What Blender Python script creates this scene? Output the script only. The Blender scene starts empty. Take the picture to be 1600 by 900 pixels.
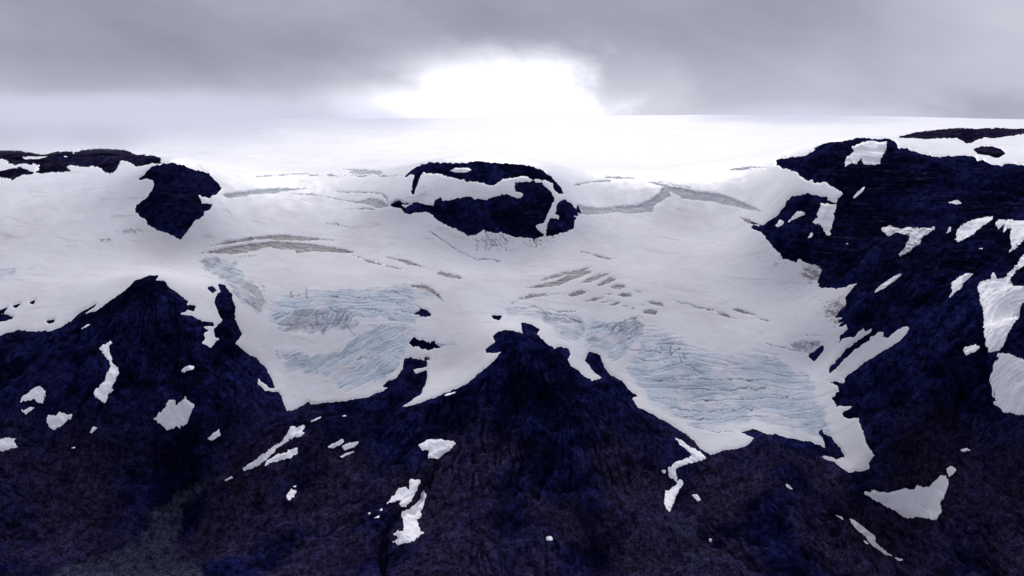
import bpy, math, random
import numpy as np

# ------------------------------------------------------------------ camera
F = 2198.0                      # focal length in photo pixels (1600 wide)
PITCH = math.radians(8.4)
CAMZ = 1500.0
CP, SP = math.cos(PITCH), math.sin(PITCH)

def project(x, y, z):
    dz = z - CAMZ
    d = y * CP - dz * SP
    up = y * SP + dz * CP
    return 800 + F * x / d, 450 - F * up / d

def unproject(u, v, dist):
    a, b = (u - 800) / F, (450 - v) / F
    dx, dy, dz = a, CP + b * SP, -SP + b * CP
    t = dist / dy
    return dx * t, dist, CAMZ + dz * t

# ------------------------------------------------------------------ noise
def _hash(ix, iy, seed):
    h = (ix.astype(np.int64) * 374761393 + iy.astype(np.int64) * 668265263 + seed * 1442695041) & 0xFFFFFFFF
    h = ((h ^ (h >> 13)) * 1274126177) & 0xFFFFFFFF
    return (h ^ (h >> 16)) & 0xFFFF

def gnoise(x, y, seed=0):
    ix, iy = np.floor(x), np.floor(y)
    fx, fy = x - ix, y - iy
    def g(dx, dy):
        a = _hash(ix + dx, iy + dy, seed) * (2 * math.pi / 65536.0)
        return np.cos(a) * (fx - dx) + np.sin(a) * (fy - dy)
    sx = fx * fx * fx * (fx * (fx * 6 - 15) + 10)
    sy = fy * fy * fy * (fy * (fy * 6 - 15) + 10)
    n0 = g(0, 0) * (1 - sx) + g(1, 0) * sx
    n1 = g(0, 1) * (1 - sx) + g(1, 1) * sx
    return (n0 * (1 - sy) + n1 * sy) * 1.5

def fbm(x, y, octaves=4, seed=0, gain=0.5):
    s, a = 0, 1.0
    for o in range(octaves):
        s = s + a * gnoise(x * 2 ** o + 17.3 * o, y * 2 ** o - 9.1 * o, seed + o)
        a *= gain
    return s

def ridged(x, y, octaves=4, seed=0, gain=0.5):
    s, a = 0, 1.0
    for o in range(octaves):
        s = s + a * (0.45 - 1.6 * np.abs(gnoise(x * 2 ** o + 5.7 * o, y * 2 ** o + 3.3 * o, seed + o)))
        a *= gain
    return s

def sstep(a, b, x):
    t = np.clip((x - a) / (b - a), 0, 1)
    return t * t * (3 - 2 * t)

# ------------------------------------------------------------------ outlines
ZT = {'P': (0, 0, 1), '1': (0, 200, 4), '2': (400, 200, 4), '3': (800, 200, 4), '4': (1200, 180, 4), '5': (0, 400, 4), '6': (400, 400, 4),
      '7': (800, 400, 4), '8': (1200, 400, 4), 'A': (0, 600, 3), 'B': (400, 600, 3), 'C': (800, 600, 3), 'D': (1200, 600, 3)}

def outline(text):
    """'4: x,y x,y 3: x,y' -> photo pixel points; the figure before a colon names the enlarged crop that the points were measured in"""
    t, pts = ZT['P'], []
    for w in text.split():
        if w.endswith(':'):
            t = ZT[w[:-1]]
        else:
            a, b = w.split(',')
            pts.append((t[0] + float(a) / t[2], t[1] + float(b) / t[2]))
    return np.array(pts)

def inside(poly, u, v):
    r = np.zeros(u.shape, bool)
    n = len(poly)
    for i in range(n):
        x0, y0 = poly[i]
        x1, y1 = poly[(i + 1) % n]
        if y0 == y1:
            continue
        c = (v < y0) != (v < y1)
        r ^= c & (u < (x1 - x0) * (v - y0) / (y1 - y0) + x0)
    return r

def seg_dist(u, v, p, q):
    dx, dy = q[0] - p[0], q[1] - p[1]
    L = dx * dx + dy * dy + 1e-9
    t = np.clip(((u - p[0]) * dx + (v - p[1]) * dy) / L, 0, 1)
    return np.hypot(u - p[0] - t * dx, v - p[1] - t * dy), t

def sdf(poly, u, v, cap=24.0):
    """signed distance in pixels (positive inside), capped"""
    out = np.full(u.shape, cap)
    lo, hi = poly.min(0) - cap, poly.max(0) + cap
    box = np.nonzero((u > lo[0]) & (u < hi[0]) & (v > lo[1]) & (v < hi[1]))
    uu, vv = u[box], v[box]
    d = np.full(uu.shape, cap)
    n = len(poly)
    for i in range(n):
        p, q = poly[i], poly[(i + 1) % n]
        m = np.nonzero((uu > min(p[0], q[0]) - cap) & (uu < max(p[0], q[0]) + cap) & (vv > min(p[1], q[1]) - cap) & (vv < max(p[1], q[1]) + cap))[0]
        if len(m):
            d[m] = np.minimum(d[m], seg_dist(uu[m], vv[m], p, q)[0])
    ins = inside(poly, uu, vv)
    out[:] = -cap
    out[box] = np.where(ins, d, -d)
    return out

def line_field(pts, u, v, cap):
    """distance to an open polyline (capped) """
    d = np.full(u.shape, cap)
    lo, hi = pts.min(0) - cap, pts.max(0) + cap
    box = np.nonzero((u > lo[0]) & (u < hi[0]) & (v > lo[1]) & (v < hi[1]))
    uu, vv = u[box], v[box]
    dd = np.full(uu.shape, cap)
    for i in range(len(pts) - 1):
        dd = np.minimum(dd, seg_dist(uu, vv, pts[i], pts[i + 1])[0])
    d[box] = dd
    return d

LOWER = outline('''P: -500,560 -300,532 -120,545 0,525 27,517 52,519 80,517 96,513 111,504 122,492 131,487 149,476 140,484 132,491 150,487 175,470 200,451
 212,440 232,431 247,431 243,438 256,440 260,447 276,459 292,471 291,477 292,485 281,491 300,495 315,502 332,504 333,508 317,510 325,517 317,522 320,528 313,536
 330,547 336,536 346,530 336,525 335,515 350,501 341,487 336,472 340,459 346,456 342,444 350,446 360,460 366,480 367,500 377,521 366,537 390,556
 400,560 415,577 425,595 429,606 422,607 410,596 403,588 401,600 415,611 435,614 440,625 448,643 460,642 482,628 485,633 510,631 540,627 573,622 600,613 613,604
 600,603 607,597 620,592 630,577 632,562 641,559 666,565 665,572 645,577 650,584 666,580 667,590 662,602 657,615 653,618 645,622 640,628 625,637 647,633 677,624
 713,608 733,599 750,583 775,563 783,550 760,550 760,546 775,535 770,525 780,519 800,517 817,521 814,504 830,507 842,515 837,522 855,539 867,547 875,542 887,546
 889,555 885,562 891,572 907,584 925,595 945,592 932,582 914,564 920,550 936,556 942,572 952,586 975,599 980,607 995,619 987,622 997,637 1027,653 1060,672
 1083,688 1092,702 1110,712 1130,706 1150,703 1170,695 1180,684 1158,676 1177,671 1197,679 1220,682 1243,687 1277,695 1290,700 1288,690 1283,676 1296,684 1312,700 1318,712 1308,717 1296,713
 1282,713 1307,727 1327,738 1350,737 1360,733 1358,723 1369,712 1360,702 1355,693 1347,667 1343,652 1323,653 1317,647 1330,636 1308,633 1300,623 1312,612 1310,602 1296,597
 1325,600 1317,592 1335,581 1360,562 1385,547 1407,535 1417,522 1425,507 1410,510 1397,517 1388,527 1380,527 1383,516 1372,518 1355,532 1335,545 1310,570
 1297,582 1295,577 1322,547 1350,527 1372,507 1352,519 1350,512 1332,525 1315,529 1311,538 1314,526 1325,515 1322,506 1312,510 1325,499 1310,503 1322,494 1306,496 1324,478 1322,465 1332,450 1350,432
 1337,444 1307,450 1285,449 1277,441 1287,420 1274,413 1260,411 1251,402 1243,410 1232,405 1225,404 1215,390 1200,375 1196,371 1190,362 1175,355 1178,352 1190,357 1200,347 1212,339 1227,320
 1232,312 1247,304 1267,306 1292,307 1292,314 1307,319 1311,312 1320,302 1310,296 1296,289 1286,282 1281,287 1272,285 1270,280 1259,280 1246,270 1227,261 1214,259 1215,251
 1241,245 1262,244 1272,237 1272,230 1295,225 1320,222 1340,217 1357,216 1370,220 1385,217 1395,220 1400,226 1405,233 1417,232 1425,237 1447,242 1462,247 1482,244 1507,245 1522,246
 1527,252 1536,251 1546,257 1567,259 1585,257 1600,260 1750,285 2100,300 2600,320 2600,2500 -900,2500 -900,560''')

# dark rock standing in the snow: label, outlines (several for one outcrop), ragged edge in px
ROCKS = [
 ('dark navy rock buttress tapering downward out of the left snowfield', ['1: 875,320 910,290 960,245 1010,230 1070,225 1130,235 1200,260 1300,285 1340,330 1380,378 1350,410 1310,430 1240,418 1245,440 1260,475 1320,480 1310,500 1270,520 1270,545 1200,590 1180,630 1130,695 1080,665 1010,640 945,615 910,570 850,520 855,490 920,440 970,365 965,320 920,310'], 1.2),
 ('long low hazy brown-grey hilltop beside the clouds at the far left', ['1: -600,150 -200,120 0,145 120,148 260,172 290,170 350,155 430,152 460,160 540,142 620,135 780,142 830,168 960,178 1000,190 1000,215 940,212 930,225 850,235 800,205 760,198 740,220 720,260 680,280 660,278 640,250 610,235 500,235 440,228 400,235 445,275 380,268 290,275 230,278 270,225 130,218 90,222 60,220 50,200 0,190 -300,200'], 1.6),
 ('low dark rock ledge below the hazy hilltop at the left edge', ['1: -250,290 0,275 90,255 130,250 160,265 205,282 130,290 80,318 0,300'], 1.2),
 ('large domed rock nunatak between the two glaciers, ringed by a band of snow', [
   '2: 940,295 980,265 1030,235 1090,218 1150,225 1250,225 1330,222 1390,210 1440,222 1600,230 3: 100,240 180,265 230,300 275,340 300,375 312,408 300,412 265,370 262,340 205,325 180,312 130,318 100,300 60,295 0,305 2: 1530,320 1500,345 1450,352 1410,335 1370,330 1315,330 1300,310 1280,320 1240,305 1190,295 1130,280 1040,275 1018,300 1002,360 985,410 975,400 978,360 995,290 960,285',
   '2: 860,490 890,480 915,490 930,505 940,510 950,490 1000,475 1045,475 1075,490 1110,490 1120,465 1150,440 1165,460 1210,460 1250,450 1330,435 1400,455 1440,455 1470,440 1500,430 1560,420 1590,430 3: 0,437 25,445 50,445 85,425 75,400 20,398 22,370 30,345 110,345 130,335 180,350 230,390 260,440 235,510 215,550 190,590 140,605 145,630 200,668 170,680 120,685 60,680 20,675 0,670 2: 1540,648 1480,648 1420,632 1370,660 1330,668 1290,645 1210,610 1150,580 1100,540 1070,520 1010,525 950,530 920,515 905,495',
   '3: 300,460 320,450 380,490 405,520 412,545 385,545 355,550 395,560 385,590 380,620 330,650 260,665 213,672 217,640 235,570 275,570 290,580 310,545 275,535 285,490'], 1.3),
 ('flat dark ridge far off on the snow above the right cliff', ['4: 825,138 880,125 920,112 1060,97 1190,85 1300,90 1450,85 1520,92 1600,88 1900,80 2300,95 1900,118 1600,112 1500,125 1430,138 1350,135 1300,150 1270,168 1240,170 1210,150 1180,138 1100,138 1000,145 920,138'], 0.8),
 ('small oval dark rock island in the snow above the right cliff', ['4: 1290,215 1330,200 1400,200 1450,215 1478,240 1440,260 1390,250 1310,235'], 1.0),
 ('jagged black rock knob poking out of the left icefall', ['6: 965,545 985,510 1010,530 1050,540 1090,550 1110,530 1120,560 1140,565 1090,580 1040,580 1020,560 990,560'], 1.6),
 ('small black rock among crevasses on the right side of the left icefall', ['6: 1015,352 1040,343 1068,347 1088,367 1060,375 1030,370'], 1.0),
 ('tiny black rock just above the dark spur in the left glacier', ['6: 1050,640 1070,630 1078,645 1060,650'], 0.8),
 ('tiny black rock in the snow saddle above the central peak', ['6: 1478,378 1530,376 1522,394 1490,391'], 0.8),
 ('small rock in the snow just right of the left peak slope', ['5: 1165,320 1185,305 1215,320 1210,338 1180,335'], 0.8),
 ('small rock in the snow left of the narrow dark rock strip', ['5: 1300,200 1325,195 1350,215 1330,226'], 0.8),
 ('ragged rock ledge in the snow at the left edge', ['5: -60,370 0,375 40,375 75,388 40,400 10,406 -60,400'], 1.2),
 ('thin dark rock streak in the snow at the left edge', ['5: -30,350 0,345 38,328 20,350 -20,366'], 0.8),
 ('tiny rock alone on the left snow slope, upper of two', ['5: 192,292 215,280 206,297'], 0.4),
 ('small flat rock just above the left ridge snowline', ['5: 298,411 336,404 330,416 305,419'], 0.6),
 ('thin rock sliver on the left snow slope', ['5: 85,316 122,302 98,321'], 0.4),
 ('dark rocks beside the blue ice block under the right mountain', ['8: 262,630 300,595 345,566 332,602 290,657'], 1.4),
]
# snow lying inside those outcrops or on the dark slopes: label, outline, ragged edge in px, dirt
PATCHES = [
 ('oval snow patch on top of the domed nunatak', '2: 1210,264 1240,250 1320,250 1350,265 1310,278 1220,276', .5, 0),
 ('thin snow strip along the hazy far-left hilltop, longer one', '1: 130,180 180,178 300,178 250,195 160,195', .5, 0),
 ('tiny snow streak on the hazy far-left hilltop', '1: 365,190 400,175 430,175 390,190', .4, 0),
 ('broad white snow apron on the crest of the right mountain', '4: 560,182 620,160 740,167 745,210 720,240 700,305 610,310 580,300 585,270 550,305 510,300 485,320 480,290 500,255 540,225 520,200', 1.0, 0),
 ('snow patch narrowing downward under the right mountain crest', '4: 330,555 430,560 420,600 410,650 385,760 370,750 340,710 325,685 280,670 310,640 300,620 320,590', 1.0, 0),
 ('small lumpy snow patch in the middle of the left rock shoulder', '4: 130,660 180,605 230,605 225,625 190,640 130,668', .7, 0),
 ('small snow patch at the left end of the rock shoulder', '4: 48,692 72,655 102,665 92,682 60,700', .5, 0),
 ('tiny snow patch below the tapering patch on the rock shoulder', '4: 248,767 270,735 286,745 270,764', .4, 0),
 ('thin slanting snow streak on the right cliff face', '4: 523,524 560,480 602,448 592,475 550,512', .4, 0),
 ('small lone snow patch in the middle of the banded right cliff', '4: 1118,547 1180,530 1207,550 1180,557', .5, .3),
 ('dirty grey triangular snow fan below the right cliff bands', '4: 715,705 760,695 850,710 900,700 990,705 1055,695 1020,725 960,770 950,800 830,880 822,873 870,800 890,760 860,745 800,735 760,755 720,735', 1.0, .75),
 ('slanting oval snow patch under the right cliff', '4: 1180,715 1250,665 1330,640 1412,630 1400,655 1340,695 1280,745 1190,790 1170,775', .8, .1),
 ('small snow sliver left of the slanting oval patch', '4: 1113,740 1128,700 1150,695 1142,725', .5, .1),
 ('fingered snow patch hanging at the right edge under the cliff', '4: 1420,680 1440,655 1600,658 1750,670 1700,760 1600,780 1550,830 1498,870 1520,820 1510,770 1520,690 1470,735 1480,680 1440,710', .9, 0),
 ('tiny snow dash left of the fingered patch', '4: 1310,836 1345,828 1342,838', .4, 0),
 ('tiny snow dot at the foot of the rock shoulder', '4: 485,805 495,796 505,806 495,812', .3, .2),
 ('long thin slanting snow streak on the right slope', '8: 655,238 690,190 750,150 830,105 850,105 800,150 720,205', .5, 0),
 ('short wedge of snow high on the right slope', '8: 1130,262 1150,225 1145,170 1180,140 1230,112 1290,108 1250,140 1215,175 1215,195 1160,240', .7, 0),
 ('tall snow chute narrowing downward near the right edge', '8: 1310,180 1330,160 1390,150 1405,95 1420,130 1430,150 1470,145 1510,95 1560,55 1580,10 1610,-20 1660,-10 1640,40 1600,62 1550,95 1510,150 1530,185 1600,190 1620,230 1600,290 1580,310 1570,370 1500,480 1470,570 1440,595 1380,600 1365,560 1350,480 1350,390 1330,280', 1.0, .18),
 ('small oblong snow patch left of the tall snow chute', '8: 1218,590 1230,570 1300,548 1325,570 1310,590 1240,622', .7, 0),
 ('large snow patch below the tall chute at the right edge', '8: 1425,610 1470,600 1510,620 1600,650 1900,660 2050,900 1800,1000 1600,1002 D: 1100,130 1060,90 1075,80 1055,50 8: 1430,900 1410,850 1385,800 1380,750 1400,720 1400,675 1440,640', 1.3, 0),
 ('tiny round snow patch above the big triangular patch', 'D: 833,397 858,380 880,403 866,425 848,436', .6, 0),
 ('big triangular snow patch in the hollow of the right valley', 'D: 455,510 500,502 570,510 640,492 690,500 700,480 760,480 810,423 835,430 845,460 830,510 810,560 810,600 780,640 730,625 690,622 655,633 600,600 540,565 480,535', 1.0, 0),
 ('long thin snow strip in a gully at the lower right', 'D: 378,626 420,652 470,687 503,715 503,740 540,775 587,808 560,804 500,767 468,737 458,715 418,682 393,652', .6, 0),
 ('small snow dash at the lower end of the gully strip', 'D: 590,812 640,823 643,832 610,828', .4, 0),
 ('small snow dash on the slope above the lower right gully', 'D: 73,467 100,474 127,501 105,496', .4, 0),
 ('tiny snow dash left of the gully strip', 'D: 445,732 462,738 477,753 460,748', .3, 0),
 ('tiny snow dash at the upper end of the gully strip', 'D: 318,614 345,622 362,641 340,632', .3, 0),
 ('tiny snow patch on the right slope above the round one', 'D: 898,309 935,299 947,312 915,319', .5, 0),
 ('winding snow band in the gully beside the right glacier snout', 'C: 730,235 790,262 840,295 900,330 915,352 860,364 800,382 767,397 762,410 777,440 770,457 740,440 735,393 760,368 828,348 845,332 800,292 758,252', .9, .1),
 ('club-shaped snow patch at the foot of the winding band', 'C: 720,500 770,480 775,455 795,445 812,470 780,495 770,530 755,560 740,602 713,565', 1.0, .1),
 ('small snow dash right of the club-shaped patch', 'C: 838,517 868,518 887,545 870,550', .4, .1),
 ('tiny snow patch beside the dark stream cut', 'C: 915,724 945,729 952,743 930,741', .4, .2),
 ('tiny lone snow patch low on the central slope', 'C: 156,716 185,713 192,735 165,735', .6, .1),
 ('tiny snow patch touching the winding band on its left', 'C: 700,402 720,404 722,420 705,419', .4, .1),
 ('long split snow strip slanting down from the left glacier snout', 'A: 1130,402 1160,380 B: 0,353 60,310 120,270 165,203 227,197 217,225 242,228 160,264 100,302 60,345 10,385 A: 1150,408', 1.0, .05),
 ('lower slanting snow strip beside the long split strip', 'B: 35,386 70,345 130,320 192,297 187,315 208,320 150,347 90,366', 1.0, .05),
 ('small slanting snow patch mid slope, leftmost of three', 'B: 328,296 405,257 414,272 365,302', .6, .05),
 ('small snow patch mid slope, upper right of three', 'B: 405,290 440,275 485,269 460,296 415,313', .6, .05),
 ('small snow dash mid slope, lowest of three', 'B: 394,341 420,322 462,316 405,348', .5, .05),
 ('fan-shaped snow patch at the head of the black ravine', 'B: 762,285 800,263 880,260 920,268 938,280 900,315 850,353 805,350 812,310 780,310', .8, .05),
 ('ragged snow patch on the left bank of the black ravine', 'B: 618,560 645,520 665,490 700,482 715,495 720,440 760,450 777,434 762,480 740,530 700,577 680,572 670,550 640,552', 1.0, .03),
 ('tall snow patch on the right bank of the black ravine', 'B: 680,605 720,585 770,540 780,498 798,525 787,570 770,600 777,620 755,640 770,680 787,700 740,735 680,753 643,740 670,722 648,705 665,685 695,690 690,640', 1.0, .05),
 ('tiny snow dash left of the ravine, lowest of three', 'B: 538,632 580,616 577,627', .4, 0),
 ('tiny snow dot left of the ravine, leftmost of three', 'B: 522,605 540,600 533,614', .3, 0),
 ('tiny snow dot left of the ravine, upper right of three', 'B: 568,600 590,579 599,597', .5, 0),
 ('small speckled snow patch low on the left-centre slope', 'B: 138,527 165,490 185,505 177,525 155,542', 1.0, .2),
 ('thin snow dash above the split strip near the left snout', 'B: 241,179 307,152 300,162 250,185', .4, .05),
 ('thin snow dash below the middle of the left glacier front', 'B: 363,159 420,145 427,150 375,161', .4, .05),
 ('thin snow dash below the snow tail left of the central peak', 'B: 880,51 935,35 932,44 890,56', .4, .05),
 ('snow patch with a notched lower side at the far left slope', 'A: 88,91 100,65 150,25 190,8 214,35 202,92 180,93 160,68 130,76', .9, 0),
 ('small snow streak under the notched far left patch', 'A: 90,112 110,125 140,107 165,112 120,142', .6, 0),
 ('snow patch right of the notched patch on the far left slope', 'A: 220,180 223,145 260,150 280,134 337,145 332,160 290,190 255,217 230,200', .9, 0),
 ('streaky snow patch at the left edge', 'A: -60,270 0,265 40,255 92,249 70,270 77,295 40,309 0,311 -40,305', 1.2, 0),
 ('thin snow dash on the slope under the long winding patch', 'A: 413,236 435,199 457,205 430,232', .5, .1),
 ('tiny snow dot low on the left slope', 'A: 333,301 355,289 352,304', .4, 0),
 ('large blocky snow patch in the middle of the left slope', 'A: 720,165 740,140 780,110 790,78 820,80 825,97 860,80 870,58 887,80 912,95 902,135 885,165 877,180 840,212 835,200 780,217 760,190', 1.1, .03),
 ('small snow patch right of the blocky patch on the left slope', 'A: 976,256 1000,230 1025,213 1032,240 995,268', .7, .05),
 ('small snow dash along the stream below the split strip', 'A: 1048,451 1085,432 1092,440 1060,456', .4, .2),
 ('long winding snow patch running down the left slope', '5: 618,575 650,555 690,533 697,545 680,565 687,600 702,645 692,660 720,680 747,730 715,780 692,850 A: 530,0 527,30 505,60 490,91 465,75 440,50 5: 598,890 585,860 620,810 650,780 670,735 692,700 682,650 650,615', .9, .03),
 ('small snow patch high on the left ridge below its right arm', '5: 1128,716 1175,683 1217,690 1212,706 1145,730', .6, 0),
 ('thin snow streak under the crest of the left ridge', '5: 458,481 550,424 562,430 490,472', .4, 0),
 ('tiny snow dash below the dark spur of the left glacier', 'B: 170,480 192,473 186,487', .3, .1),
]
# grey firn and ice bared by cracks: outlines by glacier; depth in metres
CREV = {
 'snowfield': ['3: 355,378 400,350 500,335 620,327 620,336 500,343 400,364', '3: 565,313 640,304 760,311 805,321 700,321 620,316', '2: 530,254 650,257 790,269 780,291 660,293 570,281 600,270',
   '3: 1340,264 1400,250 1500,244 1595,256 1500,251 1440,267', '2: 0,302 120,292 260,286 420,296 260,291 120,298 0,312'],
 'left': ['P: 345,305 370,300 400,297 430,294 483,295 440,300 430,303 400,304 360,311', '2: 215,411 340,411 470,435 560,454 640,462 680,445 740,440 790,455 820,475 815,500 760,506 700,486 620,471 540,457 430,433 300,421',
   '2: 835,470 870,445 900,445 940,465 1000,468 960,480 900,483 840,496', '2: 470,399 600,401 720,401 790,409 822,435 832,495 816,499 810,445 780,419 700,409 560,409', '2: 580,517 640,499 700,499 765,515 680,513',
   'P: 324,387 350,377 400,370 440,366 467,369 495,372 532,377 500,376 470,377 440,376 400,375 362,381', 'P: 315,396 350,387 400,379 425,377 462,379 495,382 525,387 557,394 545,397 515,395 487,393 462,397 460,391 440,391 420,386 400,392 370,398',
   '6: 800,6 870,19 960,29 1085,87 1000,62 955,60 900,36', '6: 600,-3 720,32 860,68 945,96 850,76 700,42', '6: 1118,116 1150,96 1220,109 1270,124 1312,151 1250,146 1180,131',
   '6: 910,170 960,182 1040,180 1100,200 1140,235 1170,290 1120,250 1060,215 980,195'],
 'right': ['3: 400,480 430,480 440,490 560,500 640,490 780,482 850,450 920,410 930,385 960,362 1060,375 1150,395 1260,408 1340,425 1430,460 1520,495 1568,532 1530,523 1450,509 1340,487 1230,461 1130,456 1060,441 1020,415 990,400 990,430 950,450 890,490 880,527 800,536 740,541 660,531 580,536 520,549 430,541 410,520',
   '3: 840,338 920,349 1000,363 960,369 880,351', '7: 140,166 250,120 400,89 525,60 450,95 522,97 440,130 370,155 300,185 200,201 75,207 170,180 280,155 350,120 250,146', '7: 418,172 470,140 550,111 635,104 560,141 490,167',
   '7: 523,187 570,150 630,133 657,150 600,173 560,191', '7: 608,196 650,176 700,183 722,201 690,205 680,213 640,208', '7: 350,246 380,225 430,214 482,224 440,246 370,256', '7: 658,251 690,231 740,239 757,256 700,259', '7: 578,244 620,233 632,246',
   '7: 840,291 880,284 940,294 952,321 890,306', '7: 608,312 650,289 682,292 640,314', '7: 757,217 802,224 802,233', '7: 1192,332 1240,334 1247,346 1210,343', '7: 1268,349 1330,359 1394,397 1340,386', '7: 1363,335 1410,327 1470,349 1523,371 1440,361',
   '7: 1528,389 1600,399 1612,416 1560,406', '7: 440,290 520,262 580,262 530,280', '7: 30,268 120,240 240,238 180,252 60,280', '3: 425,773 480,779 580,808 690,832 580,823', '7: 680,318 720,314 730,322', '7: 735,328 765,328 765,338', '7: 800,300 835,310 840,320 805,312',
   '3: 1420,559 1480,569 1562,610 1520,602 1470,600', '7: 805,345 860,335 912,345 900,377 820,361'],
}
# narrow open crevasses: polyline, half width px
SLOTS = {
 'snowfield': [('2: 100,293 250,286 450,296 700,300 930,297', .45), ('3: 860,336 1000,352 1120,380', .4)],
 'left': [('6: 205,268 228,232', .7), ('6: 245,272 264,238', .7), ('6: 308,200 318,232 314,262', .7), ('6: 690,238 704,262', .6), ('6: 452,318 500,356', .9), ('6: 368,378 386,428', .9), ('6: 410,372 420,402', .7),
   ('6: 560,-10 640,12 760,42 870,74 950,98', .55), ('2: 1085,650 1180,712 1260,770 1380,825 1530,836', .6), ('2: 440,600 520,606 570,612', .4), ('6: 630,652 690,634', .8),
   ('6: 840,215 900,245 960,262 1020,275', .6), ('6: 800,255 880,292', .55), ('6: 860,335 940,352 1010,362', .6), ('6: 520,390 570,450 615,500', .6), ('6: 130,600 136,640', .8), ('6: 480,330 620,338 800,345', .5), ('6: 460,258 600,262 740,268', .4),
   ('2: 1378,670 1376,765', .6), ('2: 1440,640 1438,772', .9), ('2: 1482,695 1468,775', .7), ('2: 1542,650 1562,765', .6), ('1: 1500,815 1600,800', .5)],
 'right': [('7: 932,552 938,592', .75), ('7: 984,558 990,630', .85), ('7: 1018,606 1046,566', .75), ('7: 1064,590 1090,652', .85), ('7: 1046,628 1060,668', .8), ('7: 890,548 1010,556', .5), ('7: 1110,690 1155,716', .7), ('7: 760,640 770,672', .6), ('3: 135,688 150,752', 1.0),
   ('7: 20,330 140,322 270,345 400,350', .6), ('7: 230,365 330,375 430,420', .8), ('7: 610,470 700,400 820,392', .6), ('7: 640,450 720,430 800,380', .6), ('7: 560,300 640,280', .5), ('7: 0,300 140,250 330,240', .5), ('7: 700,590 900,600 1120,618', .45), ('7: 760,640 960,668 1180,690', .5), ('7: 830,770 1100,780 1500,772', .45),
   ('7: 980,830 1300,840 1600,830', .45), ('C: 640,60 800,85 1000,80 1300,66', .4), ('C: 700,110 900,130 1150,118', .45), ('C: 760,150 960,172 1200,150', .5), ('C: 830,198 960,225 1040,228', .7), ('8: 0,560 120,580 260,610', .45), ('8: 240,500 330,500', .7), ('7: 1000,280 1150,320 1260,340', .4)],
}
# cracked blue ice: (glacier, outline, direction of the cracks in degrees, cracks per 100 m)
ICE = [
 ('left', 'P: 296,402 330,394 372,402 392,425 415,450 425,475 410,500 385,490 362,470 345,446 310,425', -38, 6.0, 1.6),
 ('left', 'P: 425,492 470,485 530,482 565,490 580,512 540,528 500,532 460,528 436,516', 62, 5.0, 1.7),
 ('left', 'P: 415,462 450,450 500,447 560,444 620,436 662,442 694,462 668,478 676,498 648,514 560,505 530,525 470,530 430,525 412,500', 4, 3.6, 1.0),
 ('left', 'P: 620,436 665,440 690,452 704,478 690,480 640,470', -32, 4.0, 1.6),
 ('left', 'P: 560,505 655,492 678,516 652,530 640,560 628,585 600,608 560,617 525,616 512,600 470,590 440,592 433,560 398,545 430,538 500,548 540,530', 40, 3.6, 1.0),
 ('left', 'P: 640,520 700,530 735,535 730,548 690,548 650,535', 2, 3.0, 1.0),
 ('right', 'P: 830,478 870,478 905,490 914,504 885,506 850,500', -24, 6.0, 2.2),
 ('right', 'P: 950,495 1000,494 1016,502 1000,520 970,528 945,515', 50, 5.0, 1.7),
 ('right', 'P: 762,482 800,470 850,478 910,492 930,510 905,545 870,535 840,508 790,500', -28, 5.0, 1.1),
 ('right', 'P: 910,492 960,492 1010,495 1018,508 1010,530 980,560 960,572 930,555 905,545', 32, 4.6, 1.2),
 ('right', 'P: 1010,500 1050,518 1090,535 1150,548 1215,545 1240,565 1270,580 1285,610 1302,650 1306,690 1270,692 1180,668 1150,676 1120,682 1085,676 1030,648 1002,632 985,600 962,578 980,560', -3, 3.6, .8),
 ('right', 'P: 1222,540 1240,527 1262,523 1288,522 1291,540 1276,562 1245,560', 60, 7.0, 2.2),
 ('basin', 'P: -200,415 0,412 40,412 75,402 60,425 20,440 0,445 -200,450', 15, 4.0, 1.0),
]
# dark streams and ravines cut into the lower slopes: polyline, half width px, depth m
CUTS = [
 ('P: 602,960 601,900 596,862 603,832 622,806 648,784 662,762 684,722', 4.0, 42), ('P: 684,722 720,700 760,676 800,655', 7, 10),
 ('P: 1095,832 1125,850 1165,880 1205,900 1260,930', 4, 30), ('P: 1240,760 1290,790 1335,822 1380,856 1420,880 1500,910', 9, 20), ('P: 1040,735 1052,770 1070,805 1095,832', 5, 8),
 ('P: 214,600 222,632 240,662', 4, 9), ('P: 250,785 285,768 330,750 400,728 460,675', 6, 14), ('P: 120,868 170,855 205,838', 4, 7), ('P: 330,705 360,680 400,660', 4, 7),
 ('P: 1320,560 1290,600 1310,650 1340,745 1350,770 1430,815 1540,880 1650,930', 8, 12), ('P: 843,598 846,635 868,662', 15, 60), ('P: 925,690 915,730 880,770', 8, 10),
 ('P: 190,565 215,595 225,640', 11, 36), ('P: 1040,690 990,660 940,640 900,610', 7, 10), ('P: 700,830 760,815 830,820', 10, 5),
]
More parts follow.
